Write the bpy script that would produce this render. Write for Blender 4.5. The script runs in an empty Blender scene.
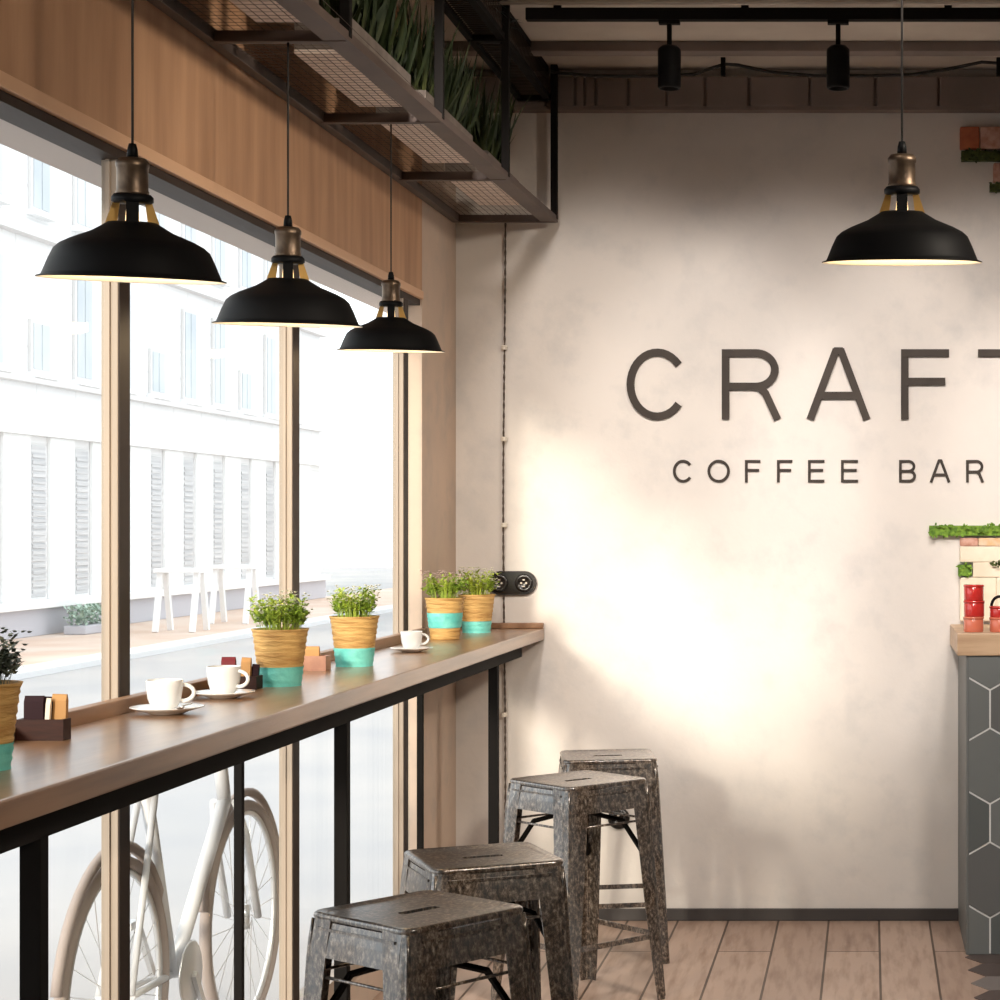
import bpy, bmesh, math, random
from mathutils import Vector, Matrix, noise as mnoise
C = bpy.context.scene.collection
PI = math.pi
random.seed(7)

# ------------------------------------------------------------------ materials
def nt_mat(name):
    m = bpy.data.materials.new(name); m.use_nodes = True
    nt = m.node_tree
    return m, nt, nt.nodes['Principled BSDF']

def mat(name, col, rough=.6, metal=0., col2=None, scale=8., detail=4., lo=.35, hi=.65, stretch=(1,1,1),
        bump=0., bscale=None, spec=.5, emit=None, estr=0., coat=0., crough=.03):
    m, nt, b = nt_mat(name)
    b.inputs['Base Color'].default_value = (*col, 1)
    b.inputs['Roughness'].default_value = rough
    b.inputs['Metallic'].default_value = metal
    b.inputs['Specular IOR Level'].default_value = spec
    b.inputs['Coat Weight'].default_value = coat
    b.inputs['Coat Roughness'].default_value = crough
    if emit:
        b.inputs['Emission Color'].default_value = (*emit, 1)
        b.inputs['Emission Strength'].default_value = estr
    if col2 or bump:
        tc = nt.nodes.new('ShaderNodeTexCoord'); mp = nt.nodes.new('ShaderNodeMapping')
        mp.inputs['Scale'].default_value = stretch
        nt.links.new(tc.outputs['Object'], mp.inputs['Vector'])
    if col2:
        n = nt.nodes.new('ShaderNodeTexNoise'); n.inputs['Scale'].default_value = scale
        n.inputs['Detail'].default_value = detail
        nt.links.new(mp.outputs['Vector'], n.inputs['Vector'])
        r = nt.nodes.new('ShaderNodeMapRange')
        r.inputs['From Min'].default_value = lo; r.inputs['From Max'].default_value = hi
        nt.links.new(n.outputs['Fac'], r.inputs['Value'])
        x = nt.nodes.new('ShaderNodeMix'); x.data_type = 'RGBA'
        x.inputs['A'].default_value = (*col, 1); x.inputs['B'].default_value = (*col2, 1)
        nt.links.new(r.outputs['Result'], x.inputs['Factor'])
        nt.links.new(x.outputs['Result'], b.inputs['Base Color'])
    if bump:
        n2 = nt.nodes.new('ShaderNodeTexNoise'); n2.inputs['Scale'].default_value = bscale or scale * 3
        n2.inputs['Detail'].default_value = 5
        nt.links.new(mp.outputs['Vector'], n2.inputs['Vector'])
        bp = nt.nodes.new('ShaderNodeBump'); bp.inputs['Strength'].default_value = bump
        bp.inputs['Distance'].default_value = .01
        nt.links.new(n2.outputs['Fac'], bp.inputs['Height'])
        nt.links.new(bp.outputs['Normal'], b.inputs['Normal'])
    return m

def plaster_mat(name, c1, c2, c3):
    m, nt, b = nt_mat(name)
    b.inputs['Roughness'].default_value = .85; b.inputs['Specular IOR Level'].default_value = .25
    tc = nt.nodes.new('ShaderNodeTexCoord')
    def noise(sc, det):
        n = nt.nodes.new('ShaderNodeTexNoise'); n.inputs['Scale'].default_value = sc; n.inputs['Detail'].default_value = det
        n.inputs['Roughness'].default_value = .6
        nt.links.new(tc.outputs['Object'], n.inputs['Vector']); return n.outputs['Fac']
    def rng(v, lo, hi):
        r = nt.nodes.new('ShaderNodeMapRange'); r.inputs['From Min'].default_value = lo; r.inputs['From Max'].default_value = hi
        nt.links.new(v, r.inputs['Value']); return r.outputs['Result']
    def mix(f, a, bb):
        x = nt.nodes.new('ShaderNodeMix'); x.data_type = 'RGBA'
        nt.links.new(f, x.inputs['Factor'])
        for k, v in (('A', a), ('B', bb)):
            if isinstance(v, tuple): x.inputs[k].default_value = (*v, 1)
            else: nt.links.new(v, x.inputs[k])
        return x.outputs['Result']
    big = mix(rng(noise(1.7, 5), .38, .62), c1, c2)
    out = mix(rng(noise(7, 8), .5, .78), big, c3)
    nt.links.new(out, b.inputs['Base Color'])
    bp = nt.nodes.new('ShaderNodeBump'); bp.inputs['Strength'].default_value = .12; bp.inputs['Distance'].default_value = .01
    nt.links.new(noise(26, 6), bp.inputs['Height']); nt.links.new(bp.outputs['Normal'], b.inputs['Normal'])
    return m

def plank_mat(name):
    # wooden floor boards running away from the camera (along y)
    m, nt, b = nt_mat(name)
    b.inputs['Roughness'].default_value = .45
    tc = nt.nodes.new('ShaderNodeTexCoord'); mp = nt.nodes.new('ShaderNodeMapping')
    mp.inputs['Rotation'].default_value = (0, 0, PI/2); mp.inputs['Location'].default_value = (0, -.033, 0)
    nt.links.new(tc.outputs['Object'], mp.inputs['Vector'])
    br = nt.nodes.new('ShaderNodeTexBrick')
    br.inputs['Color1'].default_value = (.50, .365, .285, 1); br.inputs['Color2'].default_value = (.41, .29, .225, 1)
    br.inputs['Mortar'].default_value = (.10, .065, .045, 1)
    br.inputs['Scale'].default_value = 1; br.inputs['Mortar Size'].default_value = .004
    br.inputs['Brick Width'].default_value = 3.4; br.inputs['Row Height'].default_value = .184
    nt.links.new(mp.outputs['Vector'], br.inputs['Vector'])
    mp2 = nt.nodes.new('ShaderNodeMapping'); mp2.inputs['Scale'].default_value = (14, 1.6, 1)
    nt.links.new(tc.outputs['Object'], mp2.inputs['Vector'])
    n = nt.nodes.new('ShaderNodeTexNoise'); n.inputs['Scale'].default_value = 2.2; n.inputs['Detail'].default_value = 7
    nt.links.new(mp2.outputs['Vector'], n.inputs['Vector'])
    r = nt.nodes.new('ShaderNodeMapRange'); r.inputs['From Min'].default_value = .45; r.inputs['From Max'].default_value = .75
    nt.links.new(n.outputs['Fac'], r.inputs['Value'])
    x = nt.nodes.new('ShaderNodeMix'); x.data_type = 'RGBA'; x.blend_type = 'MULTIPLY'
    nt.links.new(r.outputs['Result'], x.inputs['Factor']); nt.links.new(br.outputs['Color'], x.inputs['A'])
    x.inputs['B'].default_value = (.62, .55, .5, 1)
    nt.links.new(x.outputs['Result'], b.inputs['Base Color'])
    return m

def glass_mat(name):
    m = bpy.data.materials.new(name); m.use_nodes = True; nt = m.node_tree; nt.nodes.clear()
    o = nt.nodes.new('ShaderNodeOutputMaterial'); mx = nt.nodes.new('ShaderNodeMixShader')
    t = nt.nodes.new('ShaderNodeBsdfTransparent'); g = nt.nodes.new('ShaderNodeBsdfGlossy')
    t.inputs['Color'].default_value = (.96, .98, .98, 1); g.inputs['Roughness'].default_value = .02
    lw = nt.nodes.new('ShaderNodeLayerWeight'); lw.inputs['Blend'].default_value = .5
    pw = nt.nodes.new('ShaderNodeMath'); pw.operation = 'POWER'; pw.inputs[1].default_value = 5
    ma = nt.nodes.new('ShaderNodeMath'); ma.operation = 'MULTIPLY_ADD'; ma.inputs[1].default_value = .11; ma.inputs[2].default_value = .008
    nt.links.new(lw.outputs['Facing'], pw.inputs[0]); nt.links.new(pw.outputs[0], ma.inputs[0]); nt.links.new(ma.outputs[0], mx.inputs['Fac'])
    nt.links.new(t.outputs[0], mx.inputs[1]); nt.links.new(g.outputs[0], mx.inputs[2]); nt.links.new(mx.outputs[0], o.inputs[0])
    return m

def brick_mat(name, c1, c2, mortar, bw=.5, rh=.2):
    m, nt, b = nt_mat(name)
    b.inputs['Roughness'].default_value = .9
    tc = nt.nodes.new('ShaderNodeTexCoord'); sp = nt.nodes.new('ShaderNodeSeparateXYZ'); cb = nt.nodes.new('ShaderNodeCombineXYZ')
    nt.links.new(tc.outputs['Object'], sp.inputs[0]); nt.links.new(sp.outputs['Y'], cb.inputs['X']); nt.links.new(sp.outputs['Z'], cb.inputs['Y'])
    br = nt.nodes.new('ShaderNodeTexBrick')
    br.inputs['Color1'].default_value = (*c1, 1); br.inputs['Color2'].default_value = (*c2, 1); br.inputs['Mortar'].default_value = (*mortar, 1)
    br.inputs['Scale'].default_value = 1; br.inputs['Brick Width'].default_value = bw; br.inputs['Row Height'].default_value = rh
    br.inputs['Mortar Size'].default_value = .018
    nt.links.new(cb.outputs[0], br.inputs['Vector']); nt.links.new(br.outputs['Color'], b.inputs['Base Color'])
    return m

def stool_mat(name):
    # galvanised steel, rubbed and rust-stained
    m, nt, b = nt_mat(name)
    tc = nt.nodes.new('ShaderNodeTexCoord'); mp = nt.nodes.new('ShaderNodeMapping'); mp.inputs['Scale'].default_value = (1, 1, .6)
    nt.links.new(tc.outputs['Object'], mp.inputs['Vector'])
    n = nt.nodes.new('ShaderNodeTexNoise'); n.inputs['Scale'].default_value = 105; n.inputs['Detail'].default_value = 8; n.inputs['Roughness'].default_value = .75
    n2 = nt.nodes.new('ShaderNodeTexNoise'); n2.inputs['Scale'].default_value = 9; n2.inputs['Detail'].default_value = 3
    for q in (n, n2): nt.links.new(mp.outputs['Vector'], q.inputs['Vector'])
    cr = nt.nodes.new('ShaderNodeValToRGB'); e = cr.color_ramp.elements
    e[0].position = .36; e[0].color = (.010, .008, .006, 1)
    e[1].position = .74; e[1].color = (.72, .68, .62, 1)
    for p, c in ((.45, (.052, .036, .025)), (.53, (.15, .108, .078)), (.63, (.38, .315, .25))):
        k = e.new(p); k.color = (*c, 1)
    nt.links.new(n.outputs['Fac'], cr.inputs['Fac'])
    r = nt.nodes.new('ShaderNodeMapRange'); r.inputs['From Min'].default_value = .4; r.inputs['From Max'].default_value = .68
    nt.links.new(n2.outputs['Fac'], r.inputs['Value'])
    x = nt.nodes.new('ShaderNodeMix'); x.data_type = 'RGBA'
    mm = nt.nodes.new('ShaderNodeMath'); mm.operation = 'MULTIPLY'; mm.inputs[1].default_value = .35
    nt.links.new(r.outputs['Result'], mm.inputs[0]); nt.links.new(mm.outputs[0], x.inputs['Factor'])
    nt.links.new(cr.outputs['Color'], x.inputs['A']); x.inputs['B'].default_value = (.16, .19, .215, 1)
    nt.links.new(x.outputs['Result'], b.inputs['Base Color'])
    b.inputs['Metallic'].default_value = .55; b.inputs['Roughness'].default_value = .38
    b.inputs['Coat Weight'].default_value = .85; b.inputs['Coat Roughness'].default_value = .2; b.inputs['Coat IOR'].default_value = 1.85
    return m

M = dict(
    plaster=plaster_mat('plaster', (.74, .685, .63), (.68, .635, .59), (.60, .57, .54)),
    header=mat('stained_plywood', (.52, .295, .165), .6, 0, (.37, .20, .108), 3.2, 6, .35, .68, (1, 4, .5), .1, 30),
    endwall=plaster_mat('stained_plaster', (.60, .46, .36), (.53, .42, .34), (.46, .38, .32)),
    lip=mat('header_bead', (.66, .40, .24), .5),
    ceiling=mat('raw_ceiling', (.62, .55, .47), .9, 0, (.50, .43, .37), 3, 6, bump=.2),
    beam=mat('duct_panel', (.26, .205, .18), .7, 0, (.19, .15, .13), 4),
    floor=plank_mat('floor_boards'),
    skirt=mat('skirting', (.045, .038, .035), .6),
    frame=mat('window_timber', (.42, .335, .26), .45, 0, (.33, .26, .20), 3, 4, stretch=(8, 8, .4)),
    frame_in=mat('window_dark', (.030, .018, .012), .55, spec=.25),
    glass=glass_mat('window_glass'),
    soffit=mat('soffit_board', (.64, .575, .545), .8),
    wood=mat('counter_wood', (.30, .155, .073), .30, 0, (.17, .083, .037), 2.4, 7, .38, .66, (5, .8, 14), .05, 20, coat=.4, crough=.22),
    wood_end=mat('sill_wood', (.36, .20, .11), .5, 0, (.22, .115, .06), 3, 6, .38, .66, (8, 1, 8)),
    paleslab=mat('bar_top_wood', (.62, .43, .27), .45, 0, (.47, .30, .18), 4, 6, .4, .65, (.8, 6, 8)),
    steel=mat('black_steel', (.0085, .0070, .0062), .75, 0, spec=.12),
    rail=mat('bronze_steel', (.115, .082, .066), .6, .1, (.085, .06, .05), 6),
    mesh=mat('wire_mesh', (.075, .052, .040), .6, .3),
    black=mat('lamp_black', (.004, .004, .0045), .55, 0, spec=.15),
    white=mat('lamp_white', (.85, .80, .72), .5),
    brass=mat('aged_brass', (.20, .14, .09), .42, .8, (.10, .07, .05), 30),
    gold=mat('gilt_strut', (.80, .52, .18), .35, .7),
    bulb=mat('lit_bulb', (1, .8, .5), .4, 0, emit=(1, .66, .28), estr=3.),
    cord=mat('cord', (.03, .026, .024), .7),
    flex=mat('old_flex', (.085, .06, .045), .8),
    stool=stool_mat('worn_galvanised'),
    porcelain=mat('porcelain', (.86, .86, .85), .18, coat=.4),
    coffee=mat('coffee', (.12, .055, .025), .3),
    basket=mat('wicker', (.66, .41, .14), .7, 0, (.46, .25, .075), 30, 5, stretch=(.5, .5, 3), bump=.5, bscale=60),
    teal=mat('teal_paint', (.10, .52, .47), .6, 0, (.20, .66, .58), 22, 4, bump=.3, bscale=50),
    soil=mat('soil', (.05, .035, .02), .95),
    leaf=mat('leaf', (.50, .60, .08), .5, 0, (.26, .42, .05), 14),
    leaf2=mat('yellow_leaf', (.52, .58, .06), .5, 0, (.32, .46, .06), 14),
    greyleaf=mat('grey_leaf', (.17, .20, .14), .6, 0, (.09, .11, .08), 14),
    petal=mat('petal', (.86, .84, .70), .6),
    petalp=mat('pink_petal', (.80, .62, .60), .6),
    grass=mat('dark_grass', (.016, .026, .008), .6, 0, (.058, .068, .020), 9, 3, .5, .75, spec=.25),
    fern=mat('dark_fern', (.012, .03, .026), .5),
    planter=mat('planter_board_lit', (.85, .73, .64), .75, 0, (.74, .62, .54), 25, 5),  # paler than the trough sides: bounced light on the underside put into the colour
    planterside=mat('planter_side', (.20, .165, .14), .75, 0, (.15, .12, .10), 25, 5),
    trough=mat('dark_trough', (.018, .018, .018), .55),
    letter=mat('bronze_letter', (.030, .022, .017), .6, 0, (.060, .046, .036), 6, 3, stretch=(1, 1, .6), spec=.25),
    darkbox=mat('caddy_wood', (.045, .014, .009), .55, 0, (.028, .009, .006), 20, 5, stretch=(1, 6, 6), spec=.2),
    palebox=mat('caddy_pale_wood', (.42, .20, .12), .5, 0, (.30, .13, .08), 20, 5),
    plum=mat('plum_paper', (.022, .006, .009), .6, spec=.15),
    redpaper=mat('red_paper', (.15, .006, .010), .5, spec=.25),
    tan=mat('kraft_paper', (.50, .26, .09), .7),
    cream=mat('cream_paper', (.80, .70, .58), .7),
    bakelite=mat('bakelite', (.012, .010, .009), .25),
    ceramic=mat('ceramic', (.75, .68, .58), .4),
    tile_a=mat('grey_tile', (.155, .165, .160), .45),
    tile_b=mat('dark_grey_tile', (.105, .115, .112), .45),
    tile_c=mat('charcoal_tile', (.125, .128, .125), .45),
    grout=mat('white_grout', (.80, .80, .78), .6),
    barside=mat('bar_side', (.13, .135, .13), .5),
    ftile_a=mat('floor_tile_dark', (.085, .062, .055), .45),
    ftile_b=mat('floor_tile_grey', (.19, .165, .155), .45),
    brick_o=mat('orange_brick', (.56, .165, .07), .85, 0, (.40, .11, .05), 25, 5),
    brick_p=mat('pink_brick', (.60, .36, .28), .85, 0, (.42, .19, .13), 40, 5),
    brick_w=mat('whitewashed_brick', (.78, .70, .56), .85, 0, (.70, .60, .46), 14, 4),
    brick_t=mat('tan_brick', (.66, .40, .19), .85, 0, (.70, .55, .42), 22, 4),
    moss_d=mat('dark_moss', (.075, .10, .02), .9, 0, (.03, .045, .012), 60),
    moss=mat('moss', (.20, .34, .035), .9, 0, (.08, .17, .02), 60),
    red=mat('red_enamel', (.52, .03, .025), .18, coat=.5),
    redlight=mat('coral_enamel', (.62, .17, .10), .25, coat=.4),
    facade=brick_mat('white_brick', (.80, .795, .79), (.76, .755, .755), (.69, .685, .68), 1.3, .42),
    stucco=mat('white_stucco', (.84, .84, .835), .9),
    cornice=mat('cornice', (.68, .665, .66), .9),
    fwin=mat('far_window', (.42, .46, .50), .35, 0, (.55, .58, .60), .7),
    fshut=mat('far_shutter', (.47, .47, .48), .7, 0, (.62, .61, .61), 3, 3, stretch=(.2, .2, 9)),
    plinth=mat('grey_plinth', (.50, .50, .545), .9),
    kerb=mat('kerb', (.66, .66, .665), .9),
    pave=mat('warm_paving', (.60, .43, .335), .9, 0, (.66, .54, .46), .8),
    road=mat('road', (.37, .365, .375), .9, 0, (.44, .42, .41), .5, 4),
    outwhite=mat('white_paint', (.85, .85, .85), .6),
    bikeframe=mat('bike_paint', (.60, .60, .61), .5),
    tyre=mat('tyre', (.36, .30, .27), .8),
    chrome=mat('chrome', (.6, .6, .6), .3, .6),
    saddle=mat('saddle', (.22, .15, .11), .6),
    hedge=mat('hedge', (.34, .46, .37), .8, 0, (.42, .54, .46), 8),
)

# ------------------------------------------------------------------ mesh builder
class MB:
    def __init__(s): s.bm = bmesh.new(); s.mi = 0
    def _new(s, fs):
        for f in fs: f.material_index = s.mi
    def box(s, x0, x1, y0, y1, z0, z1, bev=0.):
        t = bmesh.new(); bmesh.ops.create_cube(t, size=1)
        for v in t.verts: v.co = Vector(((x0+x1)/2 + v.co.x*(x1-x0), (y0+y1)/2 + v.co.y*(y1-y0), (z0+z1)/2 + v.co.z*(z1-z0)))
        if bev: bmesh.ops.bevel(t, geom=t.edges[:], offset=bev, segments=2, profile=.6, affect='EDGES')
        s.merge(t); return s
    def merge(s, t, mtx=None):
        mp = {}
        for v in t.verts: mp[v] = s.bm.verts.new(mtx @ v.co if mtx else v.co)
        for f in t.faces:
            try:
                g = s.bm.faces.new([mp[v] for v in f.verts]); g.material_index = s.mi; g.smooth = f.smooth
            except ValueError: pass
        t.free()
    def lathe(s, prof, n=32, c=(0,0,0), smooth=True, cap=True):
        rings = []
        for r, z in prof:
            if r < 1e-5: rings.append([s.bm.verts.new((c[0], c[1], c[2]+z))])
            else: rings.append([s.bm.verts.new((c[0]+r*math.cos(2*PI*k/n), c[1]+r*math.sin(2*PI*k/n), c[2]+z)) for k in range(n)])
        for a, b in zip(rings, rings[1:]):
            for k in range(n):
                k2 = (k+1) % n
                if len(a) == 1 and len(b) == 1: continue
                vs = [a[0], b[k2], b[k]] if len(a) == 1 else [a[k], a[k2], b[0]] if len(b) == 1 else [a[k], a[k2], b[k2], b[k]]
                f = s.bm.faces.new(vs); f.smooth = smooth; f.material_index = s.mi
        return s
    def tube(s, pts, r, n=8, closed=False):
        pts = [Vector(p) for p in pts]; rings = []
        L = len(pts)
        up = None
        for i, p in enumerate(pts):
            a = pts[i-1] if (i or closed) else p
            b = pts[(i+1) % L] if (i < L-1 or closed) else p
            t = (b - a).normalized()
            if up is None:
                up = Vector((0,0,1)) if abs(t.z) < .9 else Vector((1,0,0))
            u = (up - t*up.dot(t)).normalized(); up = u; w = t.cross(u)
            rr = r[i] if isinstance(r, (list, tuple)) else r
            rings.append([s.bm.verts.new(p + (u*math.cos(2*PI*k/n) + w*math.sin(2*PI*k/n))*rr) for k in range(n)])
        pairs = list(zip(rings, rings[1:])) + ([(rings[-1], rings[0])] if closed else [])
        for a, b in pairs:
            for k in range(n):
                f = s.bm.faces.new([a[k], a[(k+1)%n], b[(k+1)%n], b[k]]); f.smooth = n > 4; f.material_index = s.mi
        if not closed:
            for q in (rings[0][::-1], rings[-1]):
                f = s.bm.faces.new(q); f.material_index = s.mi
        return s
    def bar(s, a, b, w, h):            # rectangular bar between two points
        a, b = Vector(a), Vector(b); t = (b-a).normalized()
        up = Vector((0,0,1)) if abs(t.z) < .95 else Vector((0,1,0))
        u = t.cross(up).normalized(); v = u.cross(t)
        q = [[s.bm.verts.new(p + u*sx*w/2 + v*sy*h/2) for sx, sy in ((-1,-1),(1,-1),(1,1),(-1,1))] for p in (a, b)]
        fs = [s.bm.faces.new([q[0][k], q[0][(k+1)%4], q[1][(k+1)%4], q[1][k]]) for k in range(4)]
        fs += [s.bm.faces.new(q[0][::-1]), s.bm.faces.new(q[1])]
        s._new(fs); return s
    def prism(s, secs, cap=True):      # loft through equal-length closed sections
        R = [[s.bm.verts.new(p) for p in sec] for sec in secs]; n = len(R[0])
        for a, b in zip(R, R[1:]):
            for k in range(n):
                f = s.bm.faces.new([a[k], a[(k+1)%n], b[(k+1)%n], b[k]]); f.material_index = s.mi
        if cap:
            for q in (R[0][::-1], R[-1]):
                f = s.bm.faces.new(q); f.material_index = s.mi
        return s
    def poly(s, pts, z0=None, axis=None):
        f = s.bm.faces.new([s.bm.verts.new(p) for p in pts]); f.material_index = s.mi; return s
    def blade(s, base, tip, side, bend, w, n=4):   # a thin leaf
        base, tip, side, bend = Vector(base), Vector(tip), Vector(side), Vector(bend)
        prev = None
        for i in range(n+1):
            t = i/n; p = base.lerp(tip, t) + bend*(4*t*(1-t))
            ww = w*(1-t**2.2)*(.55+.9*t if t < .5 else 1)
            a, b = s.bm.verts.new(p - side*ww/2), s.bm.verts.new(p + side*ww/2)
            if prev:
                f = s.bm.faces.new([prev[0], prev[1], b, a]); f.material_index = s.mi; f.smooth = True
            prev = (a, b)
        return s
    def build(s, name, mats, parent=None, loc=None, rz=0., fix=True):
        if fix: bmesh.ops.recalc_face_normals(s.bm, faces=s.bm.faces[:])
        me = bpy.data.meshes.new(name); s.bm.to_mesh(me); s.bm.free()
        for m in (mats if isinstance(mats, (list, tuple)) else [mats]): me.materials.append(M[m])
        o = bpy.data.objects.new(name, me); C.objects.link(o)
        if parent: o.parent = parent
        if loc: o.location = loc
        o.rotation_euler.z = rz
        return o

def tag(o, label=None, cat=None, group=None, kind=None):
    for k, v in (('label', label), ('category', cat), ('group', group), ('kind', kind)):
        if v: o[k] = v
    return o
def thing(name, label, cat, loc=(0,0,0), rz=0, group=None):
    o = bpy.data.objects.new(name, None); C.objects.link(o); o.empty_display_size = .1
    o.location = loc; o.rotation_euler.z = rz
    return tag(o, label, cat, group)
def struct(o): o['kind'] = 'structure'; return o
def kids(o): return [c for c in bpy.data.objects if c.parent == o]
def dup(root, loc, rz=0, label=None, scale=None):
    def cp(o, par):
        c = o.copy(); C.objects.link(c); c.parent = par
        for k in kids(o): cp(k, c)
        return c
    r = cp(root, None); r.location = loc; r.rotation_euler.z = rz
    if label: r['label'] = label
    if scale: r.scale = (scale,)*3
    return r

# ------------------------------------------------------------------ key dimensions (metres; camera at x = y = 0)
H = 1.45                  # eye height
D = 7.34                  # back wall
XW = -1.52                # window wall, room side
XG = -1.565               # glass
ZC = 3.12                 # ceiling
ZT = 1.072                # window counter top
CX = -1.193               # counter front edge

# ------------------------------------------------------------------ room shell
struct(MB().box(XW-.10, 4.2, -3, D+.2, -.1, 0).build('floor', 'floor'))
struct(MB().box(XW-.2, 4.2, D, D+.2, 0, ZC).build('wall_back', 'plaster'))
struct(MB().box(XW-.2, 4.2, -3, D+.2, ZC, ZC+.15).build('ceiling', 'ceiling'))
struct(MB().box(4.2, 4.3, -3, D+.2, 0, ZC).build('wall_right', 'plaster'))
struct(MB().box(XW-.2, 4.3, -3.1, -3, 0, ZC).build('wall_front', 'endwall'))
m = MB()
m.box(XW-.2, XW, -3, 6.786, 2.243, ZC)
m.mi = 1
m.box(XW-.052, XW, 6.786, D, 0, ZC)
m.box(XW-.12, XW, -3, 6.786, 0, .10)
m.box(XW-.2, XW, -3, 2.2, .10, 2.243)  # unseen solid stretch, shaped to cut off the sun on the back wall
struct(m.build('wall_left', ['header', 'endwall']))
struct(MB().box(XW-.04, XW+.006, -3, 6.786, 2.215, 2.243, .003).build('trim_1', 'lip'))
struct(MB().box(-1.745, XG-.008, -3, 9, 2.215, 2.243).build('trim_2', 'soffit'))
struct(MB().box(-.02+XW, 4.2, D-.016, D, 0, .044, .003).build('baseboard_back', 'skirt'))
# boxed service duct along the top of the back wall, with panel joints
m = MB(); xs = [-1.52, -1.18, -1.075, -1.04, -1.0, -.88, -.74, -.60, -.44, -.22, .02, .25, .55, .95, 1.4, 2.0, 2.8, 4.2]
for a, b in zip(xs, xs[1:]): m.box(a+.004, b-.004, D-.058, D, 2.975, 3.085, .006)
m.box(-1.52, 4.2, D-.055, D, 2.962, 2.975)
m.box(-1.52, 4.2, D-.045, D, 2.98, 3.08)
struct(m.build('trim_3', 'beam'))
struct(MB().box(-1.52, 4.2, 6.90, 6.98, 3.085, ZC, .004).build('trim_4', 'beam'))

# windows: one bay per pane, the post at its far side
ys = [2.84, 4.075, 5.303, 6.567]
edge = 2.2
for i, y in enumerate(ys):
    w = struct(bpy.data.objects.new('window_%d' % (i+1), None)); C.objects.link(w)
    MB().box(XG-.004, XG+.004, edge, y, .10, 2.215).build('pane', 'glass', w)
    m = MB()
    m.box(XG-.004, XG+.008, y+.006, y+.054, .10, 2.215, .002)     # timber core
    m.box(XG+.006, -1.532, y, y+.058, .10, 2.215, .002)
    m.box(-1.556, -1.548, y-.005, y+.01, .10, 2.215)
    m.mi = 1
    m.box(-1.534, -1.5295, y+.001, y+.059, .10, 2.215)  # room face of the post: its unlit side painted in near black
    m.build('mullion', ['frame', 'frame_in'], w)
    edge = y+.056
w = struct(bpy.data.objects.new('window_5', None)); C.objects.link(w)
MB().box(XG-.004, XG+.004, edge, 6.786, .10, 2.215).build('pane', 'glass', w)
m = MB(); m.box(XG-.03, -1.527, 2.2, 6.786, 2.195, 2.215); struct(m.build('trim_5', 'frame_in'))
m = MB(); m.box(XG-.03, -1.53, 2.2, 6.786, .10, .15); struct(m.build('trim_6', 'frame'))
# timber upstand between counter and glass
tag(MB().box(-1.528, -1.500, 2.2, 6.78, ZT-.03, 1.100, .003).box(-1.515, CX-.002, D-.034, D-.008, ZT+.0005, ZT+.020, .003).build('window_ledge', 'wood_end'),
    'low brown wooden upstand along the back of the window counter and its wall end', 'ledge')

# ------------------------------------------------------------------ window counter
ct = thing('window_counter', 'long brown wooden window counter on a black steel frame', 'counter', (0, 0, 0))
MB().box(XW+.022, CX, -1.5, D-.006, ZT-.042, ZT, .004).build('counter_top', 'wood', ct)
m = MB(); m.box(-1.285, -1.255, -1.5, 7.21, .975, 1.030); m.box(-1.50, -1.475, -1.5, 7.21, .985, 1.030)
for y in (1.2, 3.0, 4.74, 6.62): m.box(-1.475, -1.285, y-.012, y+.012, .985, 1.030)
m.build('rail', 'steel', ct)
for y, yb in ((1.2, 1.2), (3.025, 2.98), (4.80, 4.70), (6.74, 6.60)):
    MB().box(-1.287, -1.255, y, y+.032, 0, .98, .002).build('leg', 'steel', ct)
    MB().box(-1.497, -1.477, yb+.004, yb+.024, 0, .99, .002).build('leg', 'steel', ct)

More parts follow.
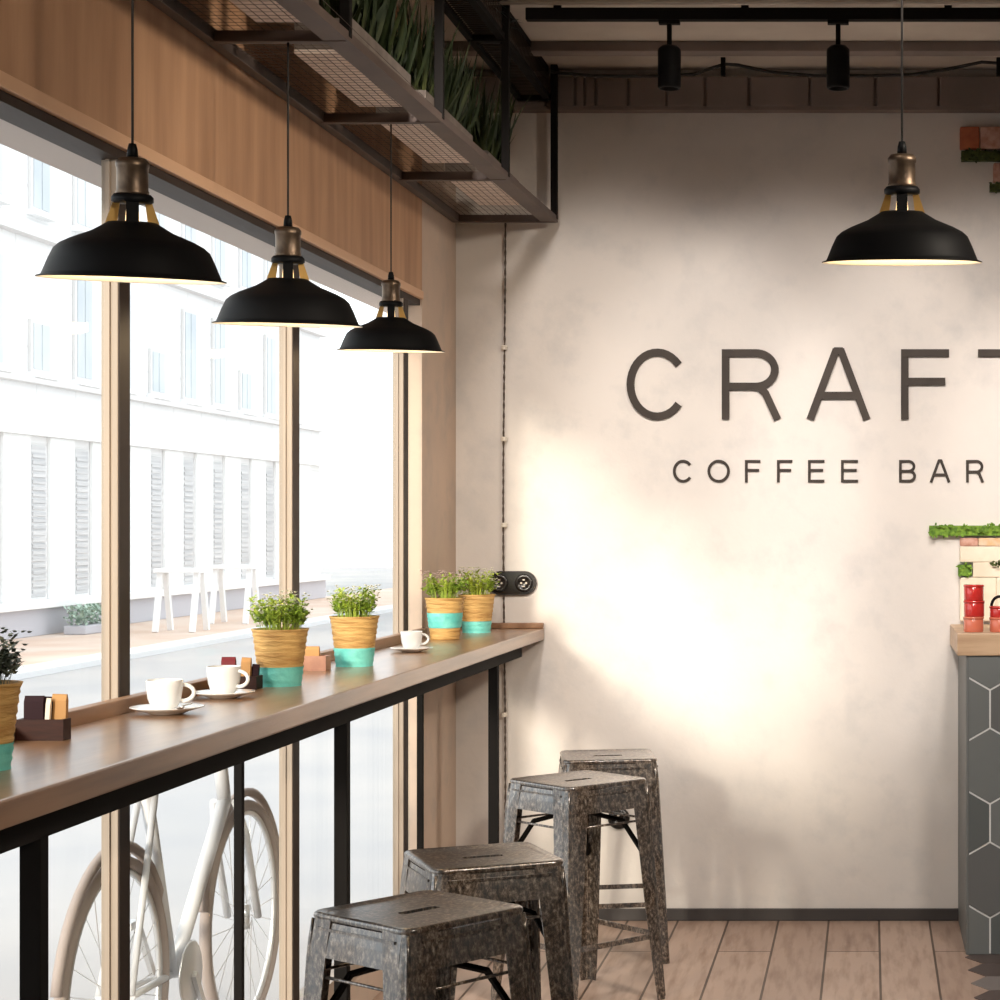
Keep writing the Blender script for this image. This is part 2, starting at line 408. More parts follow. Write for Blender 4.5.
# ------------------------------------------------------------------ stools
S = .675; A = .155; AF = .190
def make_stool(label):
    t = thing('metal_stool', label, 'stool', (0, 0, 0), 0, 'worn metal stools along the window counter')
    # seat: rounded square pan with a hand slot
    m = MB()
    def rsq(a, r, z, n=6, b=None):
        b = b or a
        pts = []
        for q in range(4):
            cx, cy = ((1,1),(-1,1),(-1,-1),(1,-1))[q]
            for k in range(n+1):
                an = PI/2*q + PI/2*k/n
                pts.append(Vector((cx*(a-r)+r*math.cos(an), cy*(b-r)+r*math.sin(an), z)))
        return pts
    secs = [rsq(A-.001, .03, S-.013), rsq(A+.001, .03, S-.008), rsq(A, .03, S-.003), rsq(A-.004, .028, S)]
    R = [[m.bm.verts.new(p) for p in s_] for s_ in secs]; n = len(R[0])
    for a, b in zip(R, R[1:]):
        for k in range(n): m.bm.faces.new([a[k], a[(k+1)%n], b[(k+1)%n], b[k]]).smooth = True
    inner = [m.bm.verts.new(p) for p in rsq(A-.022, .022, S-.004)]
    for k in range(n): m.bm.faces.new([R[-1][k], R[-1][(k+1)%n], inner[(k+1)%n], inner[k]]).smooth = True
    # slot
    hole = [m.bm.verts.new(p) for p in rsq(.048, .008, S-.004, 6, .0125)]
    for k in range(n): m.bm.faces.new([inner[k], inner[(k+1)%n], hole[(k+1)%n], hole[k]])
    low = [m.bm.verts.new((h.co.x, h.co.y, S-.016)) for h in hole]
    m.bm.faces.new(low)
    for k in range(n): m.bm.faces.new([hole[k], hole[(k+1)%n], low[(k+1)%n], low[k]])
    m.build('seat', 'stool', t)
    # skirt: four pressed panels below the seat
    m = MB()
    for q in range(4):
        mt = Matrix.Rotation(PI/2*q, 4, 'Z'); b = bmesh.new()
        pr = [(A-.002, S-.016), (A+.003, S-.05), (A+.007, S-.085), (A+.001, S-.085), (A-.006, S-.03)]
        vs = [[b.verts.new((x, y, z)) for x, z in pr] for y in (-A+.02, A-.02)]
        for k in range(5): b.faces.new([vs[0][k], vs[0][(k+1)%5], vs[1][(k+1)%5], vs[1][k]])
        b.faces.new(vs[0][::-1]); b.faces.new(vs[1]); m.merge(b, mt)
        b = bmesh.new()                                 # embossed rim along the panel
        bmesh.ops.create_cube(b, size=1)
        for v in b.verts: v.co = Vector((A+.001+v.co.x*.006, v.co.y*(2*A-.07), S-.030+v.co.z*.006))
        m.merge(b, mt)
    m.build('skirt', 'stool', t)
    # folded sheet legs: an open corner section that tapers to a narrow foot
    for q in range(4):
        mt = Matrix.Rotation(PI/2*q, 4, 'Z'); m = MB(); secs = []
        for i in range(10):
            f = i/9; z = S-.010-f*(S-.010); a = A+.003+(AF-A)*f
            if f < .06: a -= .002
            w = .076*(1-f)**.8 + .036*(1-(1-f)**.8); th = .0035; r = .030*(1-.45*f); c0 = a-r
            if f < .06: r *= .9
            ang = [PI/2-PI/2*k/5 for k in range(6)]
            outer = [(a-w, a)] + [(c0+r*math.cos(t_), c0+r*math.sin(t_)) for t_ in ang] + [(a, a-w)]
            inner = [(a-th, a-w)] + [(c0+(r-th)*math.cos(t_), c0+(r-th)*math.sin(t_)) for t_ in ang[::-1]] + [(a-w, a-th)]
            sec = outer + inner
            secs.append([mt @ Vector((x, y, z)) for x, y in sec])
        m.prism(secs)
        rib = []
        for f in (0, .06, .12, .2, .5, .8, .99):
            a = A+.003+(AF-A)*f; r = .030*(1-.45*f); q_ = a-r+r*.7071-.0015
            rib.append(mt @ Vector((q_, q_, S-.014-f*(S-.016))))
        m.tube(rib, [.003, .006, .007, .006, .0045, .004, .004], 8)
        m.build('leg', 'stool', t)
    for zz, r, w in ((.195, .0, .020), (S-.125, .0035, 0)):
        a = A+(AF-A)*(1-zz/S)-.004
        for q in range(4):
            mt = Matrix.Rotation(PI/2*q, 4, 'Z'); m = MB()
            p, q2 = mt @ Vector((a-.001, -a+.012, zz)), mt @ Vector((a-.001, a-.012, zz))
            if r: m.tube([p, q2], r, 6)
            else: m.bar(p, q2, .004, .016)
            m.build('stretcher', 'stool', t)
    m = MB()
    a = A+(AF-A)*.4-.01
    for sx in (1, -1):
        m.tube([(a, sx*a, S-.27), (a*.6, sx*a*.6, S-.13), (0, 0, S-.095), (-a*.6, -sx*a*.6, S-.13), (-a, -sx*a, S-.27)], .008, 4)
    m.build('cross_brace', 'steel', t)
    return t
R_ = math.radians
st = make_stool('nearest worn metal stool in the foreground, its slotted seat wholly in view')
st.location = (-.912, 4.045, 0); st.rotation_euler.z = R_(52)
dup(st, (-.910, 4.70, 0), R_(26), 'worn metal stool second from the front, directly behind the nearest one')
dup(st, (-.893, 6.12, 0), R_(46), 'worn metal stool with four legs in view, third from the front')
dup(st, (-.886, 6.76, 0), R_(11), 'farthest worn metal stool, half hidden, closest to the plaster wall')

# ------------------------------------------------------------------ pendant lamps
def make_lamp(label):
    t = thing('pendant_lamp', label, 'lamp', (0,0,0), 0, 'black dome pendant lamps')
    out = [(.155,0), (.1555,.0015), (.147,.0045), (.1445,.010), (.136,.031), (.127,.050), (.117,.059), (.100,.068), (.066,.082), (.046,.094), (.040,.098), (.034,.099)]
    m = MB(); m.lathe(out, 64)
    m.build('shade', 'black', t)
    inn = [(.155,-.0004), (.146,.001), (.1425,.009), (.134,.030), (.125,.048), (.115,.057), (.098,.066), (.065,.079), (.045,.091), (.030,.093)]
    MB().lathe(inn, 64).build('shade_lining', 'white', t)
    for k in range(4):
        an = -PI/2 + PI/2*k + math.atan2(0, 1)
        c_, s_ = math.cos(an), math.sin(an)
        m = MB()
        u = Vector((-s_, c_, 0)); w = .021
        P = [Vector((.041*c_, .041*s_, .096)), Vector((.030*c_, .030*s_, .134))]
        if k % 2: P = [Vector((.044*c_, .044*s_, .096)), Vector((.031*c_, .031*s_, .134))]
        rd = Vector((c_, s_, 0))
        if k % 2: secs = [[p-u*.002, p+u*.002, p+u*.002-rd*q_, p-u*.002-rd*q_] for p, q_ in zip(P, (.019, .011))]
        else: secs = [[p-u*w/2, p+u*w/2, p+u*w/2-Vector((c_, s_, 0))*.004, p-u*w/2-Vector((c_, s_, 0))*.004] for p in P]
        m.prism(secs); m.build('strut', 'black' if k % 2 == 0 else 'gold', t)
    MB().lathe([(.0,.130), (.030,.130), (.0345,.133), (.0345,.141), (.030,.146), (.0,.147)], 32).build('collar', 'black', t)
    MB().lathe([(0,.144), (.0265,.144), (.0275,.150), (.026,.153), (.026,.190), (.0275,.193), (.0275,.200), (.022,.207), (.012,.209), (0,.209)], 32).build('socket', 'brass', t)
    MB().lathe([(0,.207), (.0095,.208), (.0085,.222), (.006,.232), (0,.233)], 16).build('strain_relief', 'black', t)
    m = MB(); m.lathe([(0,.028), (.018,.033), (.029,.050), (.029,.062), (.020,.080), (.012,.095), (.010,.130), (0,.131)], 24)
    m.build('bulb', 'bulb', t)
    return t
def cord(t, L): MB().tube([(0,0,.23), (0,0,L)], .0022, 8).build('cord', 'cord', t)
def lamp_light(p):
    l = bpy.data.lights.new('bulb_light', 'POINT'); l.energy = 2.2; l.color = (1, .74, .42); l.shadow_soft_size = .03
    o = bpy.data.objects.new('bulb_light', l); C.objects.link(o); o.location = (p[0], p[1], p[2]+.01)
lp = [(-1.270, 3.444, 1.872, .31, 'leftmost and largest-looking black dome pendant over the counter', 2.571),
      (-1.324, 4.55, 1.905, .33, 'middle black dome pendant of the three over the window counter', 2.5475),
      (-1.322, 5.52, 1.930, .29, 'smallest-looking black dome pendant, nearest the window end of the back wall', 2.571),
      (.062, 3.875, 1.958, .31, 'black dome pendant hanging alone at the right, above the wall lettering', ZC)]
for i, (x, y, z, d, lab, top) in enumerate(lp):
    tilt = (4.8, 4, 3.4, 5.2)[i]
    t = make_lamp(lab); t.location = (x, y, z); s = d/.31; t.scale = (s,)*3; t.rotation_euler.z = math.atan2(-x, y)
    for c in kids(t): c.rotation_euler.x = R_(tilt)        # hung a little forward on its flex
    cord(t, (top-z)/s)
    if top == ZC: MB().lathe([(0,(top-z)/s-.02), (.045,(top-z)/s-.02), (.05,(top-z)/s-.001), (0,(top-z)/s)], 24).build('ceiling_rose', 'black', t)
    lamp_light((x, y, z))

# ------------------------------------------------------------------ hanging plant shelf
ZS = 2.55
sh = thing('hanging_plant_rack', 'long dark steel rack with mesh floor hung under the ceiling above the windows', 'rack', (0,0,0))
m = MB()
XR = lambda y: -1.184+.0177*(y-4.555)       # the front edge runs very slightly out of parallel with the wall
m.prism([[(XR(y)-.058, y, ZS), (XR(y), y, ZS), (XR(y), y, ZS+.022), (XR(y)-.058, y, ZS+.022)] for y in (2.3, 7.275)])
m.box(XW+.002, XW+.030, 2.3, 7.275, ZS, ZS+.03, .002)
m.build('bottom_rail', 'rail', sh)
cy = [2.73, 3.645, 4.555, 5.47, 6.377, 7.26]
for y in cy:
    MB().box(XW+.02, XR(y)-.006, y-.014, y+.014, ZS-.002, ZS+.024, .002).build('cross_bar', 'rail', sh)
for y in cy:
    MB().box(XR(y)-.022, XR(y)+.002, y-.012, y+.012, ZS+.01, ZC, .002).build('post', 'steel', sh)
for y0, y1 in zip(cy, cy[1:]):
    m = MB(); n = int((y1-y0)/.03)
    for k in range(1, n):
        y = y0+(y1-y0)*k/n; m.bar((XW+.03, y, ZS+.022), (-1.20, y, ZS+.022), .0008, .0008)
    for k in range(1, 15):
        x = XW+.03+(.34)*k/15; m.bar((x, y0, ZS+.025), (x, y1, ZS+.025), .001, .001)
    m.build('mesh_floor', 'mesh', sh)
# narrow upper tray
m = MB()
m.box(-1.186, -1.162, 2.3, 7.275, 2.995, 3.015); m.box(-1.285, -1.265, 2.3, 7.275, 2.995, 3.015)
for y in cy: m.box(-1.28, -1.17, y-.012, y+.012, 2.99, 3.012)
m.box(-1.30, -1.17, 2.3, 7.275, 3.10, ZC)
m.build('upper_rail', 'steel', sh)
m = MB()
for k in range(1, 90):
    y = 5.2+(7.26-5.2)*k/90
    m.bar((-1.172, y, 3.01), (-1.172, y+.07, ZC-.01), .003, .003)
    m.bar((-1.27, y, 3.008), (-1.17, y, 3.008), .003, .003)
m.build('side_mesh', 'mesh', sh)

def planter(y0, y1, label, gy1=None):
    t = thing('grass_planter', label, 'planter', (-1.307, (y0+y1)/2, ZS+.027), 0, 'grass planters in the ceiling rack')
    hy = (y1-y0)/2; m = MB()
    MB().box(-.070, .070, -hy, hy, 0, .010, .002).build('bottom_board', 'planter', t)
    m.box(-.070, -.062, -hy, hy, .01, .085, .002); m.box(.062, .070, -hy, hy, .01, .085, .002)
    m.box(-.062, .062, -hy, -hy+.008, .01, .085); m.box(-.062, .062, hy-.008, hy, .01, .085)
    m.build('trough', 'planterside', t)
    MB().box(-.061, .061, -hy+.009, hy-.009, .05, .072).build('soil', 'soil', t)
    m = MB(); g1 = (gy1 if gy1 else y1) - (y0+y1)/2
    for k in range(int(620*(g1+hy))):
        y = random.uniform(-hy-.03, g1+.03); x = random.uniform(-.055, .06); h = random.uniform(.13, .30)
        an = random.uniform(0, PI); side = (math.cos(an), math.sin(an), 0)
        dx, dy = random.gauss(.012, .035), random.gauss(0, .04)
        m.blade((x, max(-hy+.012, min(g1-.012, y)), .07), (x+dx, y+dy, .07+h), side, (random.gauss(0,.012), random.gauss(0,.012), 0), random.uniform(.009, .016), 4)
    tag(m.build('grass', 'grass', t, fix=False), kind='stuff')
planter(2.95, 3.56, 'grass planter at the top edge, in the nearest bay of the rack')
planter(3.86, 4.49, 'pale grass planter in the rack bay just before the middle pendant lamp')
planter(4.78, 5.39, 'pale grass planter in the rack bay between the middle and far pendants')
planter(5.57, 6.23, 'grass planter in the second-to-last rack bay, its bottom striped by mesh')
planter(6.47, 7.05, 'last grass planter in the rack, nearest the back wall', 6.80)
ut = thing('trailing_planter', 'dark narrow trough of trailing plants in the upper tier of the rack', 'planter', (-1.225, 6.0, 3.016))
m = MB(); m.box(-.036, .036, -1.1, 1.0, 0, .05, .003); m.build('trough', 'trough', ut)
m = MB()
for k in range(420):
    y = random.uniform(-1.08, .6); an = random.uniform(0, 2*PI)
    b = Vector((random.uniform(-.03,.03), y, .05)); r = random.uniform(.03, .09)
    m.blade(b, b+Vector((r*math.cos(an), r*math.sin(an), random.uniform(-.05, .05))), (-math.sin(an), math.cos(an), 0), (0,0,.02), .014, 3)
tag(m.build('foliage', 'fern', ut, fix=False), kind='stuff')

# ------------------------------------------------------------------ track lighting and cable
YT = 6.40
tr = thing('lighting_track', 'black lighting track running across just under the ceiling', 'track', (0,0,0))
MB().box(-1.10, 3.6, YT-.018, YT+.018, 3.064, 3.102, .002).build('rail', 'steel', tr)
m = MB()
for x in (-1.0, -.4, .25, 1.2, 2.2, 3.2): m.box(x-.012, x+.012, YT-.01, YT+.01, 3.10, ZC)
m.build('bracket', 'steel', tr)
tl = thing('track_spotlight', 'black cylinder spotlight on the ceiling track, left of the two in view', 'spotlight', (-.642, YT, 3.064), 0, 'track spotlights')
MB().box(-.034, .034, -.014, .014, -.012, 0, .002).build('adapter', 'steel', tl)
MB().tube([(0,0,-.012), (0,0,-.085)], .008, 10).build('stem', 'steel', tl)
MB().lathe([(0,-.082), (.026,-.082), (.036,-.092), (.037,-.10), (.037,-.212), (.034,-.218), (.030,-.218), (.029,-.20), (0,-.20)], 28).build('head', 'black', tl)
dup(tl, (-.102, YT, 3.064), 0, 'black cylinder spotlight on the ceiling track, right of the two in view')
MB().tube([(-1.4, 6.32, 3.100), (3.6, 6.32, 3.100)], .007, 8).build('ceiling_conduit', 'ceiling')
tag(bpy.data.objects['ceiling_conduit'], 'thin pale conduit on the ceiling running beside the black track', 'conduit')
cb = thing('ceiling_cable', 'black sagging cable strung along the ceiling in front of the back wall', 'cable', (0,0,0))
pts = []
for x, z in ((-1.14, 3.07), (-1.0, 3.056), (-.9, 3.054), (-.72, 3.056), (-.63, 3.062), (-.56, 3.085), (-.52, 3.098), (-.47, 3.094), (-.36, 3.07), (-.2, 3.056), (0, 3.056), (.15, 3.06), (.28, 3.08), (.40, 3.105), (.47, 3.10), (.6, 3.07), (.9, 3.055)):
    pts.append((x, 7.15, z))
MB().tube(pts, .006, 8).build('cable', 'cord', cb)
for x in (-.525, .46): MB().box(x-.008, x+.008, 7.14, 7.16, 3.055, ZC).build('hook', 'steel', cb)

# ------------------------------------------------------------------ wall lettering
def stroke(m, pts, w, y0, y1, closed=False):
    P = [Vector((p[0], p[1])) for p in pts]; n = len(P); L = []; Rr = []
    for i in range(n):
        if closed: a, b = P[i-1], P[(i+1) % n]; d1 = (P[i]-a).normalized(); d2 = (b-P[i]).normalized()
        else:
            d1 = (P[i]-P[i-1]).normalized() if i else (P[1]-P[0]).normalized()
            d2 = (P[i+1]-P[i]).normalized() if i < n-1 else d1
        nn = Vector((-d1.y-d2.y, d1.x+d2.x)).normalized(); k = w/2/max(.35, nn.dot(Vector((-d1.y, d1.x))))
        L.append(P[i]+nn*k); Rr.append(P[i]-nn*k)
    idx = list(range(n-1)) + ([n-1] if closed else [])
    secs = [[(L[i].x, y0, L[i].y), (Rr[i].x, y0, Rr[i].y), (Rr[i].x, y1, Rr[i].y), (L[i].x, y1, L[i].y)] for i in range(n)]
    vs = [[m.bm.verts.new(q) for q in s_] for s_ in secs]
    for i in idx:
        j = (i+1) % n
        for k in range(4): m.bm.faces.new([vs[i][k], vs[i][(k+1)%4], vs[j][(k+1)%4], vs[j][k]])
    if not closed: m.bm.faces.new(vs[0][::-1]); m.bm.faces.new(vs[-1])
def arc(cx, cz, rx, rz, a0, a1, n=28):
    return [(cx+rx*math.cos(R_(a0+(a1-a0)*i/n)), cz+rz*math.sin(R_(a0+(a1-a0)*i/n))) for i in range(n+1)]
def letter(ch, x, w, h, sw, parent, dep):
    # drawn with its left foot at (x, 0); stays inside w by h
    m = MB(); e = sw/2; y0, y1 = -dep, 0
    cnt_ = [0]
    def S_(pts, closed=False):
        stroke(m, pts, sw, y0-.0005*cnt_[0], y1, closed); cnt_[0] += 1
    if ch == 'C': S_(arc(w/2+.01*w, h/2, w/2+.01*w-e, h/2-e+.01*h, 38, 322))
    if ch == 'O': S_(arc(w/2, h/2, w/2-e, h/2-e+.01*h, 0, 360*35/36, 35), True)
    if ch in 'RFEB': S_([(e, 0), (e, h)])
    if ch in 'FE':
        S_([(e, h-e), (w, h-e)]); S_([(e, h*.54), (w*.92, h*.54)])
        if ch == 'E': S_([(e, e), (w, e)])
    if ch == 'R':
        r = (h*.53)/2-e*.5; zc = h-e-r
        S_([(e, h-e), (w*.58, h-e)] + arc(w*.58, zc, w*.38-e, r, 88, -88) + [(w*.58, zc-r), (e, zc-r)])
        S_([(w*.52, zc-r), (w*.64, zc-r-.015*h), (w*.74, zc-r-.10*h), (w-e*.9, 0)])
    if ch == 'B':
        r = (h*.5)/2-e*.5; zc = h-e-r; r2 = (zc-r-e)/2; z2 = e+r2
        S_([(e, h-e), (w*.55, h-e)] + arc(w*.55, zc, w*.41-e, r, 88, -88) + [(w*.55, zc-r), (e, zc-r)])
        S_([(w*.55, zc-r)] + arc(w*.58, z2, w*.42-e, r2, 88, -88) + [(w*.55, e), (e, e)])
    if ch == 'A':
        S_([(e*1.0, 0), (w/2-e*.55, h)]); S_([(w-e*1.0, 0), (w/2+e*.55, h)]); S_([(w*.22, h*.34), (w*.78, h*.34)])
        S_([(w/2-e*1.2, h-e*.5), (w/2+e*1.2, h-e*.5)])
    if ch == 'T': S_([(0, h-e), (w, h-e)]); S_([(w/2, 0), (w/2, h)])
    o = m.build('letter', 'letter', parent); o.location = (x, 0, 0); return o
px = 272.48
def sign(name, label, base_y, h_px, rows, sw, dep):
    x0 = rows[0][1]
    t = thing(name, label, 'sign', ((x0-870)/px, D-.001, H-(base_y-525)/px))
    for ch, a, b in rows: letter(ch, (a-x0)/px, (b-a)/px, h_px/px, sw/px, t, dep)
sign('wall_lettering', 'large dark bronze raised letters CRAFT on the plaster wall', 419.5, 70, [('C',627,687),('R',722,781),('A',806.5,870.5),('F',901,949),('T',978,1036)], 7.5, .012)
sign('wall_lettering', 'small dark raised letters COFFEE BAR on the plaster wall under the larger word', 482.5, 22.5,
     [('C',673,693),('O',707.5,730),('F',745,760.5),('F',777,792.5),('E',808,824.5),('E',841,858),('B',899,916),('A',929.5,950.5),('R',966,984)], 2.8, .005)

# ------------------------------------------------------------------ cable, sockets on the back wall
XC = (505-870)/px
wc = thing('wall_cable', 'old twisted cable running down the back wall beside the counter end', 'cable', (XC, D-.014, 0))
m = MB()
for ph in (0, PI):
    m.tube([(.0021*math.cos(ph+z*90)+.004*math.sin(z*3.1), .0021*math.sin(ph+z*90), z) for z in [.05+i*.02 for i in range(128)]], .0023, 6)
m.build('twisted_cord', 'flex', wc)
for z in (2.10, 1.765, 1.45, .755):
    MB().lathe([(0,-.008), (.010,-.008), (.012,-.002), (.008,0), (.012,.002), (.010,.008), (0,.008)], 14).build('insulator', 'ceramic', wc, loc=(0, 0, z))
so = thing('wall_socket', 'black double wall socket above the counter end on the back wall', 'socket', ((512.5-870)/px, D-.001, H-(583-525)/px))
m = MB(); hw, hr = .090, .044
out = [(hw-hr+hr*math.cos(a), hr*math.sin(a)) for a in [(-PI/2)+PI*i/12 for i in range(13)]] + [(-hw+hr+hr*math.cos(a), hr*math.sin(a)) for a in [PI/2+PI*i/12 for i in range(13)]]
m.prism([[(x, 0, z) for x, z in out], [(x, -.012, z) for x, z in out], [(x*.97, -.018, z*.93) for x, z in out]])
m.build('plate', 'bakelite', so)
def sockface(par, x, r):
    b = MB(); b.lathe([(0,.004), (r*.55,.004), (r*.6,.006), (r*.9,.008), (r,.004), (r,0), (0,0)], 24)
    o = b.build('socket_insert', 'bakelite', par); o.rotation_euler = (PI/2, 0, 0); o.location = (x, -.016, 0)
    b = MB()
    for sx in (-1, 1): b.lathe([(0,0), (.004,0), (.004,.003), (0,.003)], 10, (sx*.009, 0, 0))
    b.box(-.004, .004, -.014, -.010, 0, .003); b.box(-.004, .004, .010, .014, 0, .003)
    q = b.build('contact', 'ceramic', o); q.location = (0, 0, .004)
for x in (-.045, .045): sockface(so, x, .033)
s2 = thing('wall_socket', 'small round black wall socket low down behind the stools', 'socket', ((619-870)/px, D-.001, H-(818-525)/px))
b = MB(); b.lathe([(0,0), (.040,0), (.040,.010), (.034,.016), (0,.016)], 28); o = b.build('plate', 'bakelite', s2); o.rotation_euler = (PI/2, 0, 0)
sockface(s2, 0, .028)

# ------------------------------------------------------------------ things on the window counter
def pot(x, y, label, bands, leafmat, petalmat, h=.134, rt=.0635, rb=.047, fh=.075, spread=.06, seed=1, nl=150):
    random.seed(seed)
    t = thing('potted_plant', label, 'plant', (x, y, ZT), 0, 'plants in painted wicker pots on the counter')
    m = MB(); prof = [(0, .0)]; N = 26
    for i in range(N+1):
        f = i/N; r = rb+(rt-rb)*f + .0011*math.cos(f*2*PI*9) + (.002 if f > .95 else 0); prof.append((r, h*f))
    prof += [(rt-.004, h), (rt-.006, h-.012), (0, h-.012)]
    m.lathe(prof, 40); m.build('basket', 'basket', t)
    for a, b_ in bands:
        m = MB(); pr = []
        for i in range(9):
            f = a+(b_-a)*i/8; pr.append((rb+(rt-rb)*f+.0011*math.cos(f*2*PI*9)+.0012, h*f))
        m.lathe(pr, 40); m.build('painted_band', 'teal', t)
    MB().lathe([(0, h-.010), (rt-.007, h-.010)], 24).build('soil', 'soil', t)
    m = MB()
    for k in range(nl):
        an = random.uniform(0, 2*PI); r = rt*.8*math.sqrt(random.random()); b0 = Vector((r*math.cos(an), r*math.sin(an), h-.01))
        hh = fh*random.uniform(.35, 1.0); out_ = Vector((math.cos(an), math.sin(an), 0))*random.uniform(.1, 1)*spread*.6
        tip = b0+out_+Vector((0, 0, hh+.01))
        m.blade(b0, tip, (-math.sin(an), math.cos(an), 0), out_*-.15, .0022, 3)
        for j in range(5):
            p = b0.lerp(tip, random.uniform(.4, 1)); a2 = random.uniform(0, 2*PI); l = random.uniform(.012, .022)
            m.blade(p, p+Vector((l*math.cos(a2), l*math.sin(a2), random.uniform(-.002, .012))), (-math.sin(a2), math.cos(a2), 0), (0, 0, .003), .009, 2)
    tag(m.build('foliage', leafmat, t, fix=False), kind='stuff')
    m = MB()
    for k in range(110):
        an = random.uniform(0, 2*PI); r = (rt+spread*.25)*math.sqrt(random.random())
        p = Vector((r*math.cos(an), r*math.sin(an), h+fh*random.uniform(.45, 1.12)))
        for j in range(4):
            a2 = j*PI/2+random.random(); m.blade(p, p+Vector((.0075*math.cos(a2), .0075*math.sin(a2), .003)), (-math.sin(a2), math.cos(a2), 0), (0,0,.001), .0075, 2)
    tag(m.build('blossom', petalmat, t, fix=False), kind='stuff')
pot(-1.389, 4.71, 'wicker pot with teal base, full green plant, beside the second coffee cup', [(0, .34)], 'leaf', 'petal', seed=3, fh=.078, spread=.04, nl=190)
pot(-1.383, 5.365, 'wicker pot with teal base and bushy green plant, standing alone mid-counter', [(0, .37)], 'leaf', 'petal', seed=5, fh=.072, spread=.035)
pot(-1.406, 6.615, 'wicker pot with a teal stripe round its middle, left of the far pair', [(.28, .64)], 'leaf', 'petalp', seed=8, fh=.080, h=.138)
pot(-1.386, 7.045, 'wicker pot with yellow-green plant in front of the double socket', [(0, .30)], 'leaf2', 'petal', seed=11, fh=.085, h=.134)
pot(-1.380, 3.090, 'wicker pot cut by the left photo edge with sparse grey-green sprigs', [(0, .31)], 'greyleaf', 'greyleaf', seed=14, fh=.075, spread=.05, nl=110)

def make_saucer(label):
    t = thing('saucer', label, 'saucer', (0,0,0), 0, 'white saucers on the counter')
    MB().lathe([(0,.004), (.020,.002), (.030,.0), (.034,.002), (.052,.008), (.070,.0135), (.0715,.015), (.070,.0158), (.050,.011), (.030,.006), (0,.006)], 48).build('plate', 'porcelain', t)
    return t
def make_cup(label):
    t = thing('coffee_cup', label, 'cup', (0,0,0), 0, 'white coffee cups on the counter')
    MB().lathe([(0,.003), (.017,.003), (.019,0), (.021,.001), (.022,.004), (.028,.012), (.033,.026), (.0355,.045), (.0365,.062), (.0355,.0632), (.0345,.062), (.0335,.045), (.031,.026), (.026,.013), (.018,.008), (0,.008)], 40).build('body', 'porcelain', t)
    pts = [(.033+.024*math.sin(a)*1.0, 0, .036+.017*math.cos(a)) for a in [R_(v) for v in range(-10, 191, 12)]]
    MB().tube([(.034,0,.053)]+pts[1:-1]+[(.030,0,.020)], .0042, 8).build('handle', 'porcelain', t)
    MB().lathe([(0,.050), (.0335,.050)], 24).build('coffee', 'coffee', t)
    return t
sa = make_saucer('white saucer with a spoon under the nearest coffee cup'); sa.location = (-1.406, 4.0, ZT)
dup(sa, (-1.412, 4.37, ZT), 0, 'white saucer under the second cup, beside the teal-based pot', .93)
dup(sa, (-1.364, 5.95, ZT), 0, 'small-looking white saucer farthest down the counter, before the far pots', .88)
cu = make_cup('white coffee cup nearest the camera, on the saucer with a spoon'); cu.location = (-1.411, 4.0, ZT+.0068); cu.rotation_euler.z = R_(15); cu.scale = (.98,)*3
dup(cu, (-1.412, 4.37, ZT+.0064), R_(-10), 'white coffee cup in front of the red packet, second along the counter', 1.0)
dup(cu, (-1.364, 5.95, ZT+.0064), R_(25), 'white coffee cup farthest down the counter, near the far plant pots', .88)
sp = thing('teaspoon', 'small white-metal teaspoon lying on the nearest saucer', 'spoon', (-1.368, 3.985, ZT+.0145), R_(12))
b = MB(); b.lathe([(0,-.003), (.006,-.002), (.010,.001), (.0105,.0015), (.009,.0017), (0,-.0005)], 16); o = b.build('bowl', 'chrome', sp, loc=(-.002, -.04, .003))
MB().tube([(0,-.032,.004), (.004,0,.005), (.010,.045,.004)], .0018, 6).build('stem', 'chrome', sp)

def caddy(x, y, w, d, h, mt, label):
    t = thing('napkin_caddy', label, 'caddy', (x, y, ZT), 0, 'wooden caddies on the counter')
    m = MB(); m.box(-w/2, w/2, -d/2, d/2, 0, .006)
    m.box(-w/2, w/2, -d/2, -d/2+.006, .006, h); m.box(-w/2, w/2, d/2-.006, d/2, .006, h)
    m.box(-w/2, -w/2+.006, -d/2+.006, d/2-.006, .006, h); m.box(w/2-.006, w/2, -d/2+.006, d/2-.006, .006, h)
    m.build('tray', mt, t)
    return t
def packet(x, y, z, w, h, mt, label, tilt=0., d=.012, capm=None):
    t = thing('packet', label, 'packet', (x, y, z), 0, 'packets in the counter caddies')
    t.rotation_euler = (0, tilt, 0)
    m = MB()
    secs = [[Vector((sx*w/2*k, sy*d/2*k2, zz)) for sx, sy in ((-1,-1),(1,-1),(1,1),(-1,1))] for zz, k, k2 in ((0, .97, .5), (h*.1, 1, 1), (h*.85, 1, .9), (h, .98, .2))]
    m.prism(secs); m.build('wrapper', mt, t)
    m = MB(); m.box(-w/2*.98, w/2*.98, -d*.1-.0008, d*.1+.0008, h*.93, h); m.build('seal', capm or mt, t)
caddy(-1.455, 3.52, .084, .034, .037, 'darkbox', 'dark brown wooden caddy holding plum and kraft packets, near the left photo edge')
packet(-1.468, 3.515, ZT+.006, .034, .072, 'plum', 'dark plum paper packet standing in the dark caddy')
packet(-1.458, 3.525, ZT+.006, .034, .070, 'plum', 'plum packet just behind the darkest one in the near caddy', .05)
packet(-1.4455, 3.512, ZT+.006, .008, .068, 'cream', 'thin cream packet between plum and kraft packets in the near caddy', .06, .008)
packet(-1.430, 3.526, ZT+.006, .026, .074, 'tan', 'kraft brown packet in the near dark caddy', .03)
caddy(-1.4525, 4.62, .085, .048, .030, 'darkbox', 'dark caddy mostly hidden behind the second coffee cup')
packet(-1.478, 4.61, ZT+.006, .032, .068, 'redpaper', 'dark red packet standing behind the second coffee cup')
packet(-1.443, 4.62, ZT+.006, .022, .066, 'tan', 'kraft brown packet right of the dark red one behind the cup', .05)
